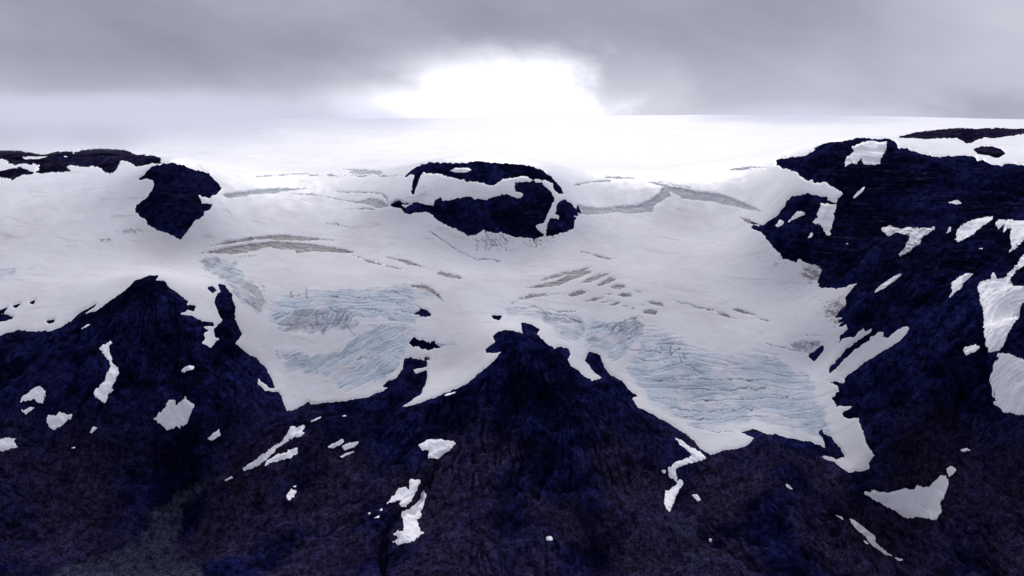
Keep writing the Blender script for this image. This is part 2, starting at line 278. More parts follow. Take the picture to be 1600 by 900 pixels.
# ------------------------------------------------------------------ relief: points (photo u, v, forward distance) that the smooth surface passes through
CTRL = []
def ctl(text):
    for w in text.split():
        CTRL.append(unproject(*[float(q) for q in w.split(',')]))
ctl('''-500,1000,3600 0,980,3680 300,980,3760 600,980,3750 900,980,3700 1250,980,3700 1600,1000,3350 2100,1000,3000
 -450,880,4000 0,890,4060 290,890,4130 600,890,4080 900,890,4020 1200,890,4060 1600,890,3760 2100,880,3350
 -450,740,4450 0,760,4460 150,770,4500 275,770,4620 430,735,4720 600,760,4560 720,740,4600 850,760,4400 1050,760,4560 1230,770,4450 1330,770,4560 1450,790,4480 1600,770,4130 2000,740,3750
 -450,640,4700 0,640,4680 120,640,4640 300,640,4740 380,640,4860 450,645,5000 540,650,4960 650,640,4960 750,640,4880 830,620,4880 880,680,4640 1000,640,4930 1100,712,4740 1200,690,4760 1320,720,4720 1400,680,4620 1480,640,4480 1600,640,4230 2000,600,3950
 -450,540,5100 0,522,5120 120,500,5160 180,560,4880 240,431,5400 240,500,5080 300,560,4960 335,520,5240 360,550,5220 450,560,5280 450,500,5480 600,560,5270 600,500,5480 700,580,5230 700,510,5480
 800,517,5280 812,560,5060 800,490,5580 900,580,5160 960,590,5200 900,520,5430 1050,580,5230 1050,640,5030 1200,600,5170 1200,650,4980 1200,540,5380 1290,560,5270 1330,500,5270 1400,540,5050 1450,500,4980 1600,500,4700 2000,480,4400
 -450,450,5600 0,430,5640 120,430,5650 300,430,5720 450,430,5830 600,430,5860 740,440,5840 900,440,5800 1050,440,5820 1200,430,5800 1280,430,5700 1350,420,5480 1500,400,5280 1600,400,5100 2000,380,4900
 -450,360,6100 0,360,6060 130,370,6040 280,372,6070 450,370,6260 640,345,6360 700,340,6320 770,368,6270 850,370,6270 1000,370,6290 1150,365,6260 1230,345,6000 1290,330,5880 1400,340,5680 1600,340,5480 2000,330,5300
 -450,290,6700 0,285,6560 120,290,6500 225,310,6280 270,310,6200 340,300,6420 258,257,6420 310,270,6450 450,305,6760 560,318,6640 645,305,6480 650,264,6700 760,253,6640 860,275,6600 760,300,6420 880,320,6440 950,320,6620 1030,300,6740 1100,300,6740 1170,320,6480
 1250,270,6200 1280,229,6330 1395,221,6340 1400,290,5940 1600,260,6020 1600,300,5800 2000,290,5600
 700,247,7050 760,246,7050 830,249,7050 1340,215,7000 1570,470,4760 1610,470,4760
 -450,232,7500 0,236,7450 120,234,7300 250,246,7300 450,255,7700 640,255,7500 800,245,7500 950,262,7600 1120,250,7700 1220,236,7000 1350,214,6800 1480,215,7100 1500,203,7500 1600,203,7450 1550,235,6500 2000,200,7300
 -500,208,10000 0,208,10000 400,206,10000 800,205,10000 1200,202,10000 1600,196,10000 2100,205,9600
 -500,196,13000 0,193,13000 300,190,13000 590,187.5,13000 850,183,13000 1050,180.6,13000 1320,181.5,13000 1600,187.5,13000 2100,200,13000''')
for xx in (-9000, -5000, -2000, 0, 2000, 5000, 9000):
    CTRL.append((xx, 17000, 1020)); CTRL.append((xx * 1.3, 23000, 700))
CTRL = np.array(CTRL)

def tps_fit(P):
    k = P[:, :2] / 1000.0
    n = len(k)
    r2 = ((k[:, None] - k[None]) ** 2).sum(2)
    K = 0.5 * r2 * np.log(r2 + 1e-12) + np.eye(n) * 0.0008
    T = np.c_[np.ones(n), k]
    A = np.block([[K, T], [T.T, np.zeros((3, 3))]])
    w = np.linalg.solve(A, np.r_[P[:, 2], np.zeros(3)])
    return k, w

TK, TW = tps_fit(CTRL)
def tps(x, y):
    x, y = x / 1000.0, y / 1000.0
    z = TW[-3] + TW[-2] * x + TW[-1] * y
    for i in range(len(TK)):
        r2 = (x - TK[i, 0]) ** 2 + (y - TK[i, 1]) ** 2
        z = z + TW[i] * 0.5 * r2 * np.log(r2 + 1e-12)
    return z

# ------------------------------------------------------------------ grid: columns fan out from the camera's place, rows follow the slope so that they lie evenly in the view
COLS = np.r_[np.linspace(-470, -30, 150, endpoint=False), np.linspace(-30, 1630, 1260, endpoint=False), np.linspace(1630, 2070, 150)]
NROW = 860
acol = (COLS - 800) / F
ys = np.geomspace(3350, 22000, 700)
cs = np.linspace(0, len(COLS) - 1, 120).astype(int)
cy = []
for c in cs:
    d = acol[c]
    xs = d * ys
    hh = tps(xs, ys)
    _, vv = project(xs, ys, hh)
    ds = np.abs(np.diff(vv)) + 26.0 * np.diff(np.log(ys))
    s = np.r_[0, np.cumsum(ds)]
    cy.append(np.interp(np.linspace(0, s[-1], NROW), s, ys))
cy = np.array(cy)
# smooth across columns
for _ in range(6):
    cy[1:-1] = (cy[:-2] + 2 * cy[1:-1] + cy[2:]) / 4
Y = np.array([np.interp(np.arange(len(COLS)), cs, cy[:, j]) for j in range(NROW)])      # rows x cols
X = Y * acol[None, :]
H0 = tps(X, Y)
U0, V0 = project(X, Y, H0)

main0 = -sdf(LOWER, U0, V0, 40)                       # + on snow
rock_sd = {}
S0 = main0.copy()
for lab, outs, rg in ROCKS:
    for o in outs:
        S0 = np.minimum(S0, -sdf(outline(o), U0, V0, 40))
rocky = sstep(0, 14, -S0)
snowy = 1 - sstep(-6, 6, -S0)

# ---- rock relief
def polar(u0, v0, seed, nang, rl):
    du, dv = U0 - u0, (V0 - v0) * 1.3
    r = np.hypot(du, dv) + 1
    a = np.arctan2(dv, du)
    return ridged(a * nang + 0.25 * fbm(U0 / 90, V0 / 90, 2, seed + 40), r / rl, 6, seed, .62)
wx = X + 60 * fbm(X / 260, Y / 260, 3, 70); wy = Y + 60 * fbm(X / 260, Y / 260, 3, 80)
rel = 27 * ridged(wx / 430, wy / 430, 7, 1, .54) + 1.8 * fbm(X / 22, Y / 22, 3, 9)
centre = np.exp(-(((U0 - 850) / 260) ** 2 + ((V0 - 640) / 120) ** 2))
left = np.exp(-(((U0 - 230) / 240) ** 2 + ((V0 - 540) / 100) ** 2))
rel = rel + centre * 22 * polar(800, 470, 21, 4.5, 420) + left * 20 * polar(245, 385, 22, 4.5, 400)
# right flank: gullies run down from upper right to lower left
ang = math.radians(-38)
ca, sa = math.cos(ang), math.sin(ang)
along, across = U0 * ca + V0 * sa, -U0 * sa + V0 * ca
flank = sstep(1260, 1360, U0) * sstep(330, 420, V0) * (1 - sstep(640, 760, V0))
rel = rel + flank * 16 * ridged(across / 46 + 0.3 * fbm(U0 / 80, V0 / 80, 2, 33), along / 420, 6, 31, .65)
# lower right slopes: gullies the other way
ang = math.radians(40)
ca, sa = math.cos(ang), math.sin(ang)
along, across = U0 * ca + V0 * sa, -U0 * sa + V0 * ca
low = sstep(1000, 1150, U0) * sstep(700, 800, V0)
rel = rel + low * 8 * ridged(across / 70 + 0.3 * fbm(U0 / 80, V0 / 80, 2, 35), along / 380, 6, 37, .62)
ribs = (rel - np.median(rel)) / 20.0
def gully(ac, al, seed, wd=.15):
    n = np.abs(gnoise(ac + .22 * fbm(U0 / 36, V0 / 30, 3, seed + 60), al, seed))
    return (1 - sstep(0, wd, n)) * sstep(-.25, .35, fbm(U0 / 60, V0 / 45, 3, seed + 61))
def around(u0, v0):
    du, dv = U0 - u0, (V0 - v0) * 1.3
    return np.arctan2(dv, du), np.hypot(du, dv)
gul = np.zeros(U0.shape)
a1, r1 = around(800, 455); a2, r2 = around(245, 370)
cm, lm = sstep(.05, .35, centre), sstep(.05, .35, left)
for k, (m_, g_) in enumerate(((cm, gully(a1 * 9, r1 / 130, 201)), (cm, gully(a1 * 22, r1 / 80, 202)), (lm, gully(a2 * 9, r2 / 130, 203)), (lm, gully(a2 * 22, r2 / 80, 204)))):
    gul = np.maximum(gul, m_ * g_)
for ang, m_, s1, s2, sd in ((-38, flank, 26, 10, 205), (40, low, 40, 15, 207), (24, sstep(760, 640, U0) * sstep(640, 720, V0) * sstep(330, 420, U0), -1, 0, 0), (150, 0, -1, 0, 0)):
    if s1 < 0: continue
    ca, sa = math.cos(math.radians(ang)), math.sin(math.radians(ang))
    al, ac = U0 * ca + V0 * sa, -U0 * sa + V0 * ca
    gul = np.maximum(gul, m_ * np.maximum(gully(ac / s1, al / 220, sd), gully(ac / s2, al / 120, sd + 1)))
rest_ = (1 - np.clip(cm + lm + flank + low, 0, 1)) * sstep(560, 640, V0)
for ang, m_, sd in ((20, 1 - sstep(300, 360, U0), 211), (-27, sstep(300, 360, U0) * (1 - sstep(640, 720, U0)), 213), (75, sstep(640, 720, U0), 215)):
    ca, sa = math.cos(math.radians(ang)), math.sin(math.radians(ang))
    al, ac = U0 * ca + V0 * sa, -U0 * sa + V0 * ca
    gul = np.maximum(gul, .7 * rest_ * m_ * np.maximum(gully(ac / 44, al / 260, sd), gully(ac / 17, al / 150, sd + 1)))
rel = rel - 9.0 * gul
H = H0 + rocky * rel
# benches of layered lava on the right mountain and the nunataks
lay = rocky * (sstep(1190, 1260, U0) * (1 - sstep(400, 470, V0 + 0.28 * (1400 - U0) * 0)) + sstep(240, 262, V0) * (1 - sstep(390, 400, V0)) * (1 - sstep(1000, 1100, U0)) * .5)
lay = lay * (0.6 + 0.5 * fbm(X / 300, Y / 300, 2, 55))
wz = H + 9 * fbm(X / 230, Y / 230, 3, 50)
for L, A in ((46, 11.0), (21, 4.5), (11, 2.0)):
    t = wz / L
    H = H - lay * A * (np.abs((t - np.floor(t)) - .5) * 2 - .5) * (0.7 + fbm(X / 160, Y / 160, 2, int(L)))
for c, w, d in CUTS:
    p = outline(c)
    p2 = U0 + 5 * fbm(U0 / 22, V0 / 22, 3, 61), V0 + 5 * fbm(U0 / 22, V0 / 22, 3, 62)
    dist = line_field(p, p2[0], p2[1], w * 3)
    H = H - d * np.exp(-(dist / w) ** 2) * sstep(w * 3, w * 2, dist) * sstep(2, 16, -S0)
# ---- snow relief
H = H + snowy * (5.5 * fbm(X / 420, Y / 420, 5, 90, .5) + 0.45 * fbm(X / 34, Y / 34, 4, 95)) * (1 - 0.6 * sstep(7500, 11000, Y))

U, V = project(X, Y, H)
# ------------------------------------------------------------------ fields in the view: snow (+) and rock (-)
edge = fbm(X / 60, Y / 110, 5, 100, .62)
edge2 = fbm(X / 30, Y / 55, 5, 110, .72)
main = -sdf(LOWER, U, V)
ragged = 1.3 + .4 * sstep(1180, 1260, U)
edge3 = fbm(X / 20, Y / 46, 4, 160, .7)
main = main + ragged * edge + 1.0 * edge3 + 2.4 * (.6 + fbm(X / 120, Y / 120, 2, 108)) * fbm(X / 17, Y / 220, 3, 105) * sstep(1180, 1230, U) * (1 - sstep(310, 340, V)) + .9 * fbm((X + .5 * Y) / 12, (Y - .5 * X) / 120, 3, 106) * sstep(1180, 1260, U) * sstep(380, 420, V)
rockf = []
for lab, outs, rg in ROCKS:
    f = np.full(U.shape, -24.0)
    for o in outs:
        f = np.maximum(f, sdf(outline(o), U, V))
    f = f + np.where(f > -12, rg * (1.1 * edge2 + .6 * edge3), 0)
    rockf.append(f)
SN = main.copy()
for f in rockf:
    SN = np.minimum(SN, -f)
patchf = []
for lab, o, rg, dirt in PATCHES:
    f = sdf(outline(o), U, V)
    patchf.append(f + np.where(f > -10, rg * (1.5 * edge2 + .9 * edge3), 0))

# crevasse bands
crevf = {}
crev_all = np.full(U.shape, -24.0)
for g, lst in CREV.items():
    crevf[g] = []
    for o in lst:
        f = sdf(outline(o), U, V)
        f = f + np.where(f > -8, 1.0 * edge2, 0)
        crevf[g].append(f)
        crev_all = np.maximum(crev_all, f)
slotf = {}
wob = 3.0 * fbm(U / 18, V / 10, 3, 181); wid = 1 + .4 * fbm(U / 20, V / 20, 2, 182)
for g, lst in SLOTS.items():
    slotf[g] = []
    for o, hw in lst:
        p = outline(o)
        f = max(hw, .62) * np.clip(wid, .6, 1.6) - line_field(p, U + wob, V + wob, 12.0)
        f = np.where(f > -11, f, -24.0)
        slotf[g].append(f)
        crev_all = np.maximum(crev_all, f)
# ice
icef = np.zeros(U.shape)
ice_sd = []
for g, o, a, n, dk in ICE:
    f = sdf(outline(o), U, V)
    ice_sd.append(f)
    icef = np.maximum(icef, sstep(0, 20, f + 9 * edge) * sstep(-.5, 14, f))
crackd = np.zeros(U.shape)
for (g, o, a, n, dk), f in zip(ICE, ice_sd):
    ar = math.radians(a)
    al, ac = X * math.cos(ar) + Y * math.sin(ar), -X * math.sin(ar) + Y * math.cos(ar)
    cr = np.abs(gnoise(ac / (100 / n) / 2 + .4 * fbm(X / 200, Y / 200, 2, 120), al / 420, 121 + int(a) % 7))
    crackd = np.maximum(crackd, sstep(0, 12, f + 5 * edge) * (1 - sstep(0.0, 0.16, cr)))
thick = 3.2 * sstep(0.0, 5.0, SN) - 0.4
HS = H + thick - 6.0 * sstep(-1.2, 2.6, crev_all) - 2.6 * crackd + icef * .5 * fbm(X / 40, Y / 26, 3, 130)

# dirt: washed-out grit beside the rock, gaussians (u, v, ru, rv, amount)
DIRT = [(1272, 428, 26, 20, 1.0), (1308, 486, 26, 26, .95), (1215, 405, 34, 40, .45), (1260, 455, 45, 35, .4), (770, 378, 40, 16, .75), (845, 375, 40, 18, .6), (205, 362, 30, 6, .8), (268, 372, 26, 12, .5),
        (700, 345, 40, 14, .35), (165, 376, 14, 4, .9), (110, 384, 20, 3, .7), (1050, 440, 60, 14, .3), (1000, 425, 50, 8, .3), (770, 560, 20, 22, .5), (652, 560, 20, 20, .45), (1225, 360, 24, 30, .4),
        (400, 455, 28, 30, .55), (480, 505, 60, 22, .5), (610, 515, 40, 30, .35), (1265, 545, 22, 14, .6), (660, 300, 10, 14, .5), (560, 350, 60, 8, .2), (1130, 400, 90, 30, .15), (1300, 640, 22, 40, .35), (880, 500, 40, 14, .5)]
dirt = np.zeros(U.shape)
for a, b, ru, rv, am in DIRT:
    dirt = np.maximum(dirt, am * np.exp(-(((U - a) / ru) ** 2 + ((V - b) / rv) ** 2) ** 1.6))
dirt = np.maximum(dirt, 0.45 * (1 - sstep(0, 7, SN)) * (0.5 + edge) * (V > 260))
patch_dirt = np.zeros(U.shape)
for (lab, o, rg, am), f in zip(PATCHES, patchf):
    patch_dirt = np.where(f > -1, np.maximum(am, .5 * (1 - sstep(0, 3, f))), patch_dirt)
# rock tints: brown moss/scree on the lower slopes, grey gravel fan
brown = sstep(610, 760, V + 40 * fbm(X / 300, Y / 300, 3, 140)) * sstep(-0.6, 0.3, fbm(X / 330, Y / 420, 4, 141)) * 0.9
fan = outline('P: 330,745 372,740 318,765 285,790 280,830 272,850 310,880 340,915 340,1000 60,1000 40,925 90,890 180,862 240,826 225,800 270,775')
gravel = sstep(-6, 8, sdf(fan, U, V) + 7 * edge)
gravel = np.maximum(gravel, .5 * (1 - sstep(4, 14, line_field(outline('P: 1250,800 1330,838 1420,868 1500,905'), U, V, 20) + 6 * edge)) * 0)
gravel = np.maximum(gravel, .55 * (1 - sstep(0, 22, line_field(outline('P: 1050,810 1080,850 1105,900 1110,960'), U, V, 30) + 10 * edge)))
brown = brown * (1 - gravel)

ATTR = {'ice': icef, 'dirt': np.clip(dirt, 0, 1), 'brown': brown, 'gravel': gravel, 'bands': np.clip(lay, 0, 1), 'pdirt': patch_dirt, 'cedge': crev_all, 'gul': gul * rocky * (1 - gravel), 'low_snow': sstep(240, 400, V + 14 * edge), 'ribs': np.clip(ribs, -1.5, 1.5)}

# ------------------------------------------------------------------ cutting sheets out of the grid
def cut_sheet(name, mat, Z, fields, quadmask=None, attrs=(), parent=None):
    """the part of the grid (heights Z) on which every field is positive, cut exactly along its zero line"""
    nr, nc = Z.shape
    FS = [(f[0], f[1], f[2]) if isinstance(f, tuple) else (f, 1.0, 1.0) for f in fields]     # field, sign and size of the finest raggedness
    cand = FS[0][0] > -4
    for f, sg, am in FS[1:]:
        cand &= f > -4
    rr = np.nonzero(cand.any(1))[0]; cc = np.nonzero(cand.any(0))[0]
    if len(rr) == 0:
        return None
    r0, r1 = max(rr[0] - 1, 0), min(rr[-1] + 2, nr); c0, c1 = max(cc[0] - 1, 0), min(cc[-1] + 2, nc)
    sl = (slice(r0, r1), slice(c0, c1))
    FS = [(f[sl], sg, am) for f, sg, am in FS]
    Xs, Ys, Zs = X[sl], Y[sl], Z[sl]
    nr, nc = Zs.shape
    if quadmask is not None:
        quadmask = quadmask[r0:r1 - 1, c0:c1 - 1]
    sure, maybe = np.ones(Zs.shape, bool), np.ones(Zs.shape, bool)
    for f, sg, am in FS:
        sure &= f > 1.5 * am + .2; maybe &= f > -1.5 * am - .2
    a, b, c, d = sure[:-1, :-1], sure[:-1, 1:], sure[1:, 1:], sure[1:, :-1]
    full = a & b & c & d
    part = (maybe[:-1, :-1] | maybe[:-1, 1:] | maybe[1:, 1:] | maybe[1:, :-1]) & ~full
    if quadmask is not None:
        full &= quadmask; part &= quadmask
    i, j = np.nonzero(full)
    quads = np.stack([i * nc + j, i * nc + j + 1, (i + 1) * nc + j + 1, (i + 1) * nc + j], 1)
    i, j = np.nonzero(part)
    q = np.stack([i * nc + j, i * nc + j + 1, (i + 1) * nc + j + 1, (i + 1) * nc + j], 1)
    names = list(attrs)
    ch = [Xs.ravel(), Ys.ravel(), Zs.ravel()] + [ATTR[n][sl].ravel() for n in names]
    P = np.stack(ch, 1)
    ch = ch + [f.ravel() for f, sg, am in FS]
    # cells near the edge are divided again and take the finest raggedness
    K = 3
    C4 = np.stack([v_[q] for v_ in ch], 2)                                   # cells x 4 x channels
    tt = np.arange(K + 1) / K
    W = np.stack([np.outer(1 - tt, 1 - tt), np.outer(1 - tt, tt), np.outer(tt, tt), np.outer(tt, 1 - tt)], 0).reshape(4, -1)
    S = np.einsum('kp,ckd->cpd', W, C4)                                      # cells x (K+1)^2 x channels
    nA = len(names)
    fine = fbm(S[:, :, 0] / 7.0, S[:, :, 1] / 15.0, 2, 170, .7)
    gf = None
    for k, (f, sg, am) in enumerate(FS):
        t_ = S[:, :, 3 + nA + k] + sg * am * fine
        gf = t_ if gf is None else np.minimum(gf, t_)
    ids = np.arange((K + 1) ** 2).reshape(K + 1, K + 1)
    cell = np.stack([ids[:-1, :-1].ravel(), ids[:-1, 1:].ravel(), ids[1:, 1:].ravel(), ids[1:, :-1].ravel()], 1)
    tri = np.concatenate([cell[:, [0, 1, 2]], cell[:, [0, 2, 3]]])
    T = S[:, tri, :3 + nA].reshape(-1, 3, 3 + nA); g = gf[:, tri].reshape(-1, 3)
    n = (g > 0).sum(1)
    extra_q, extra_t = [], []
    def rot(T, g, k):
        idx = (k[:, None] + np.arange(3)[None]) % 3
        return np.take_along_axis(T, idx[:, :, None], 1), np.take_along_axis(g, idx, 1)
    def mid(A, ga, B, gb):
        t = (ga / (ga - gb))[:, None]
        return A + (B - A) * np.clip(t, 0.02, 0.98)
    m = n == 3
    if m.any(): extra_t.append(T[m])
    m = n == 1
    if m.any():
        t, gg = rot(T[m], g[m], np.argmax(g[m], 1))
        extra_t.append(np.stack([t[:, 0], mid(t[:, 0], gg[:, 0], t[:, 1], gg[:, 1]), mid(t[:, 0], gg[:, 0], t[:, 2], gg[:, 2])], 1))
    m = n == 2
    if m.any():
        t, gg = rot(T[m], g[m], np.argmin(g[m], 1))
        extra_q.append(np.stack([t[:, 1], t[:, 2], mid(t[:, 2], gg[:, 2], t[:, 0], gg[:, 0]), mid(t[:, 1], gg[:, 1], t[:, 0], gg[:, 0])], 1))
    used = np.unique(quads)
    remap = np.zeros(nr * nc, np.int64); remap[used] = np.arange(len(used))
    verts = [P[used]]
    loops = [remap[quads].ravel()]
    sizes = [np.full(len(quads), 4)]
    base = len(used)
    for arrs, k in ((extra_t, 3), (extra_q, 4)):
        if arrs:
            A = np.concatenate(arrs)
            verts.append(A.reshape(-1, A.shape[2])); loops.append(base + np.arange(len(A) * k)); sizes.append(np.full(len(A), k)); base += len(A) * k
    vv = np.concatenate(verts); ll = np.concatenate(loops); ss = np.concatenate(sizes)
    if len(ss) == 0:
        return None
    key = np.round(vv[:, :3] * 50).astype(np.int64)
    key = (key[:, 0] * 3000017 + key[:, 1]) * 5000011 + key[:, 2]
    _, first, inv = np.unique(key, return_index=True, return_inverse=True)
    vv = vv[first]; ll = inv.ravel()[ll]
    if name in ('snow_patch',):
        fi = np.repeat(np.arange(len(ss)), ss)
        st_ = np.r_[0, np.cumsum(ss)[:-1]]
        lab = np.arange(len(vv))
        while True:
            fm_ = np.minimum.reduceat(lab[ll], st_)
            new = lab.copy(); np.minimum.at(new, ll, fm_[fi])
            new = new[new]
            if (new == lab).all(): break
            lab = new
        fl_ = lab[ll[st_]]
        u_, cnt = np.unique(fl_, return_counts=True)
        kf = fl_ == u_[np.argmax(cnt)]
        ll = ll[np.repeat(kf, ss)]; ss = ss[kf]
        uv_, inv = np.unique(ll, return_inverse=True); vv = vv[uv_]; ll = inv.ravel()
    me = bpy.data.meshes.new(name)
    me.vertices.add(len(vv)); me.vertices.foreach_set('co', vv[:, :3].astype(np.float32).ravel())
    me.loops.add(len(ll)); me.loops.foreach_set('vertex_index', ll.astype(np.int32))
    me.polygons.add(len(ss)); me.polygons.foreach_set('loop_start', np.r_[0, np.cumsum(ss)[:-1]].astype(np.int32))
    me.polygons.foreach_set('use_smooth', np.ones(len(ss), bool))
    for k, nme in enumerate(names):
        at = me.attributes.new(nme, 'FLOAT', 'POINT')
        at.data.foreach_set('value', vv[:, 3 + k].astype(np.float32))
    me.update(calc_edges=True)
    me.validate()
    me.materials.append(mat)
    o = bpy.data.objects.new(name, me)
    bpy.context.scene.collection.objects.link(o)
    if parent is not None:
        o.parent = parent
    return o

def tag(o, label=None, cat=None, group=None, kind=None):
    if o is None: return
    if label: o['label'] = label
    if cat: o['category'] = cat
    if group: o['group'] = group
    if kind: o['kind'] = kind

# ------------------------------------------------------------------ materials
class NT:
    def __init__(s, tree): s.t = tree
    def n(s, typ, **kw):
        nd = s.t.nodes.new(typ)
        for k, v in kw.items():
            if k.startswith('i_'):
                nd.inputs[k[2:].replace('_', ' ')].default_value = v
            else:
                setattr(nd, k, v)
        return nd
    def link(s, a, b): s.t.links.new(a, b)
    def val(s, sock, v):
        if hasattr(v, 'is_output'): s.link(v, sock)
        else: sock.default_value = v
    def math(s, op, a, b=None, c=None, clamp=False):
        nd = s.n('ShaderNodeMath', operation=op, use_clamp=clamp)
        s.val(nd.inputs[0], a)
        if b is not None: s.val(nd.inputs[1], b)
        if c is not None: s.val(nd.inputs[2], c)
        return nd.outputs[0]
    def mix(s, fac, a, b):
        nd = s.n('ShaderNodeMix', data_type='RGBA')
        s.val(nd.inputs[0], fac); s.val(nd.inputs[6], a); s.val(nd.inputs[7], b)
        return nd.outputs[2]
    def ramp(s, x, lo, hi, a=0.0, b=1.0, smooth=True):
        nd = s.n('ShaderNodeMapRange', interpolation_type='SMOOTHSTEP' if smooth else 'LINEAR', clamp=True)
        s.val(nd.inputs[0], x); nd.inputs[1].default_value = lo; nd.inputs[2].default_value = hi; nd.inputs[3].default_value = a; nd.inputs[4].default_value = b
        return nd.outputs[0]
    def noise(s, vec, scale, detail=4, rough=.55, dist=0.0):
        nd = s.n('ShaderNodeTexNoise', noise_dimensions='3D')
        s.link(vec, nd.inputs['Vector']); nd.inputs['Scale'].default_value = scale; nd.inputs['Detail'].default_value = detail
        nd.inputs['Roughness'].default_value = rough; nd.inputs['Distortion'].default_value = dist
        return nd.outputs['Fac']
    def mapping(s, vec, rot=0.0, scale=(1, 1, 1)):
        a = s.n('ShaderNodeMapping'); a.inputs['Rotation'].default_value = (0, 0, rot)
        s.link(vec, a.inputs['Vector'])
        b = s.n('ShaderNodeVectorMath', operation='MULTIPLY'); s.link(a.outputs[0], b.inputs[0]); b.inputs[1].default_value = scale
        return b.outputs[0]
    def attr(s, name):
        return s.n('ShaderNodeAttribute', attribute_name=name).outputs['Fac']

def new_mat(name, rough):
    m = bpy.data.materials.new(name); m.use_nodes = True
    t = m.node_tree; t.nodes.clear()
    b = NT(t)
    out = b.n('ShaderNodeOutputMaterial'); p = b.n('ShaderNodeBsdfPrincipled')
    p.inputs['Roughness'].default_value = rough
    b.link(p.outputs[0], out.inputs[0])
    co = b.n('ShaderNodeTexCoord').outputs['Object']
    return m, b, p, co

SNOW = (0.86, 0.86, 0.88, 1); SNOW2 = (0.82, 0.815, 0.83, 1); ICEC = (0.55, 0.625, 0.695, 1); GREY = (0.30, 0.325, 0.36, 1); GRIT = (0.17, 0.145, 0.15, 1)
def snow_mat(name, crack=None, pd=False):
    m, b, p, co = new_mat(name, .75)
    b.link(b.ramp(b.attr('low_snow'), 0, .8, .10 if pd else .33, .10), p.inputs['Specular IOR Level'])
    b.link(b.ramp(b.attr('low_snow'), 0, .8, .42, .75), p.inputs['Roughness'])
    big = b.noise(b.mapping(co, 0, (1, .6, 1)), .0035, 5, .6)
    col = b.mix(b.ramp(big, .42, .66), SNOW, SNOW2)
    fine = b.noise(co, .05, 5, .65)
    # melt dust in long faint streaks
    if not pd: col = b.mix(b.attr('low_snow'), col, b.mix(b.ramp(big, .42, .66), (.680, .675, .695, 1), (.615, .600, .615, 1)))  # snow colour turns greyer lower down
    st = b.noise(b.mapping(co, .25, (.004, .02, .01)), 1.0, 6, .62, .8)
    col = b.mix(b.math('MULTIPLY', b.ramp(st, .56, .72), .6), col, (.50, .45, .445, 1))
    if pd: col = b.mix(1.0, col, b.mix(b.ramp(big, .42, .66), (.93, .92, .935, 1), (.88, .865, .875, 1)))
    h = b.math('MULTIPLY', fine, .5)
    ice = b.attr('ice')
    if crack:
        rot, per, dark = crack
        w = per / 32.0
        wv = b.n('ShaderNodeVectorMath', operation='ADD'); wc = b.n('ShaderNodeCombineXYZ')
        b.link(b.math('MULTIPLY', b.math('SUBTRACT', b.noise(co, .0042, 3, .5), .5), w * 130), wc.inputs[1])
        b.link(b.mapping(co, -rot, (w * .012, w, w * .02)), wv.inputs[0]); b.link(wc.outputs[0], wv.inputs[1])
        c1 = b.noise(wv.outputs[0], 1.0, 4, .62, .0)
        c2 = b.noise(b.mapping(co, -rot + .45, (w * .22, w * .8, w * .3)), 1.0, 5, .62, .6)
        c3 = b.noise(b.mapping(co, -rot - 1.2, (w * .2, w * .9, w * .3)), 1.0, 4, .6, .5)
        l1 = b.ramp(b.math('ABSOLUTE', b.math('SUBTRACT', c1, .5)), 0.0, .032, 1, 0)
        l2 = b.ramp(b.math('ABSOLUTE', b.math('SUBTRACT', c2, .49)), 0.0, .022, 1, 0)
        l3 = b.ramp(b.math('ABSOLUTE', b.math('SUBTRACT', c3, .5)), 0.0, .02, 1, 0)
        pa = b.noise(co, .009, 5, .62); pb = b.noise(b.mapping(co, 1.0, (1, 1, 1)), .014, 5, .62)
        icy = b.math('MULTIPLY', ice, b.ramp(pa, .37, .54, .15, 1))
        col = b.mix(icy, col, ICEC)
        lines = b.math('MAXIMUM', b.math('MULTIPLY', l1, b.ramp(pa, .40, .62, .18, .75)), b.math('MULTIPLY', l2, b.ramp(pb, .46, .60, .02, .95)))
        lines = b.math('MAXIMUM', lines, b.math('MULTIPLY', l3, b.ramp(pb, .40, .28, 0, .8)))
        lines = b.math('MULTIPLY', b.math('MULTIPLY', lines, b.ramp(ice, .15, .7)), dark, clamp=True)
        if dark > 1.4:
            col = b.mix(b.math('MULTIPLY', b.ramp(ice, .2, .8), b.ramp(pb, .40, .58, 0, .55)), col, (.42, .42, .44, 1))
        col = b.mix(lines, col, (.20, .245, .31, 1))
        h = b.math('ADD', h, b.math('MULTIPLY', b.math('MULTIPLY', c1, ice), 2.0))
        h = b.math('SUBTRACT', h, b.math('MULTIPLY', lines, 3.5))
    else:
        col = b.mix(b.math('MULTIPLY', ice, .8), col, ICEC)
    d = b.attr('pdirt' if pd else 'dirt')
    gn = b.noise(b.mapping(co, .9, (.03, .09, .07)), 1.0, 8, .74)
    dd = b.ramp(b.math('ADD', gn, b.math('MULTIPLY', d, .27)), .655, .80)
    col = b.mix(b.math('MULTIPLY', dd, .85), col, GRIT)
    b.link(col, p.inputs['Base Color'])
    bp = b.n('ShaderNodeBump', i_Strength=.7, i_Distance=1.0); b.link(h, bp.inputs['Height']); b.link(bp.outputs[0], p.inputs['Normal'])
    return m

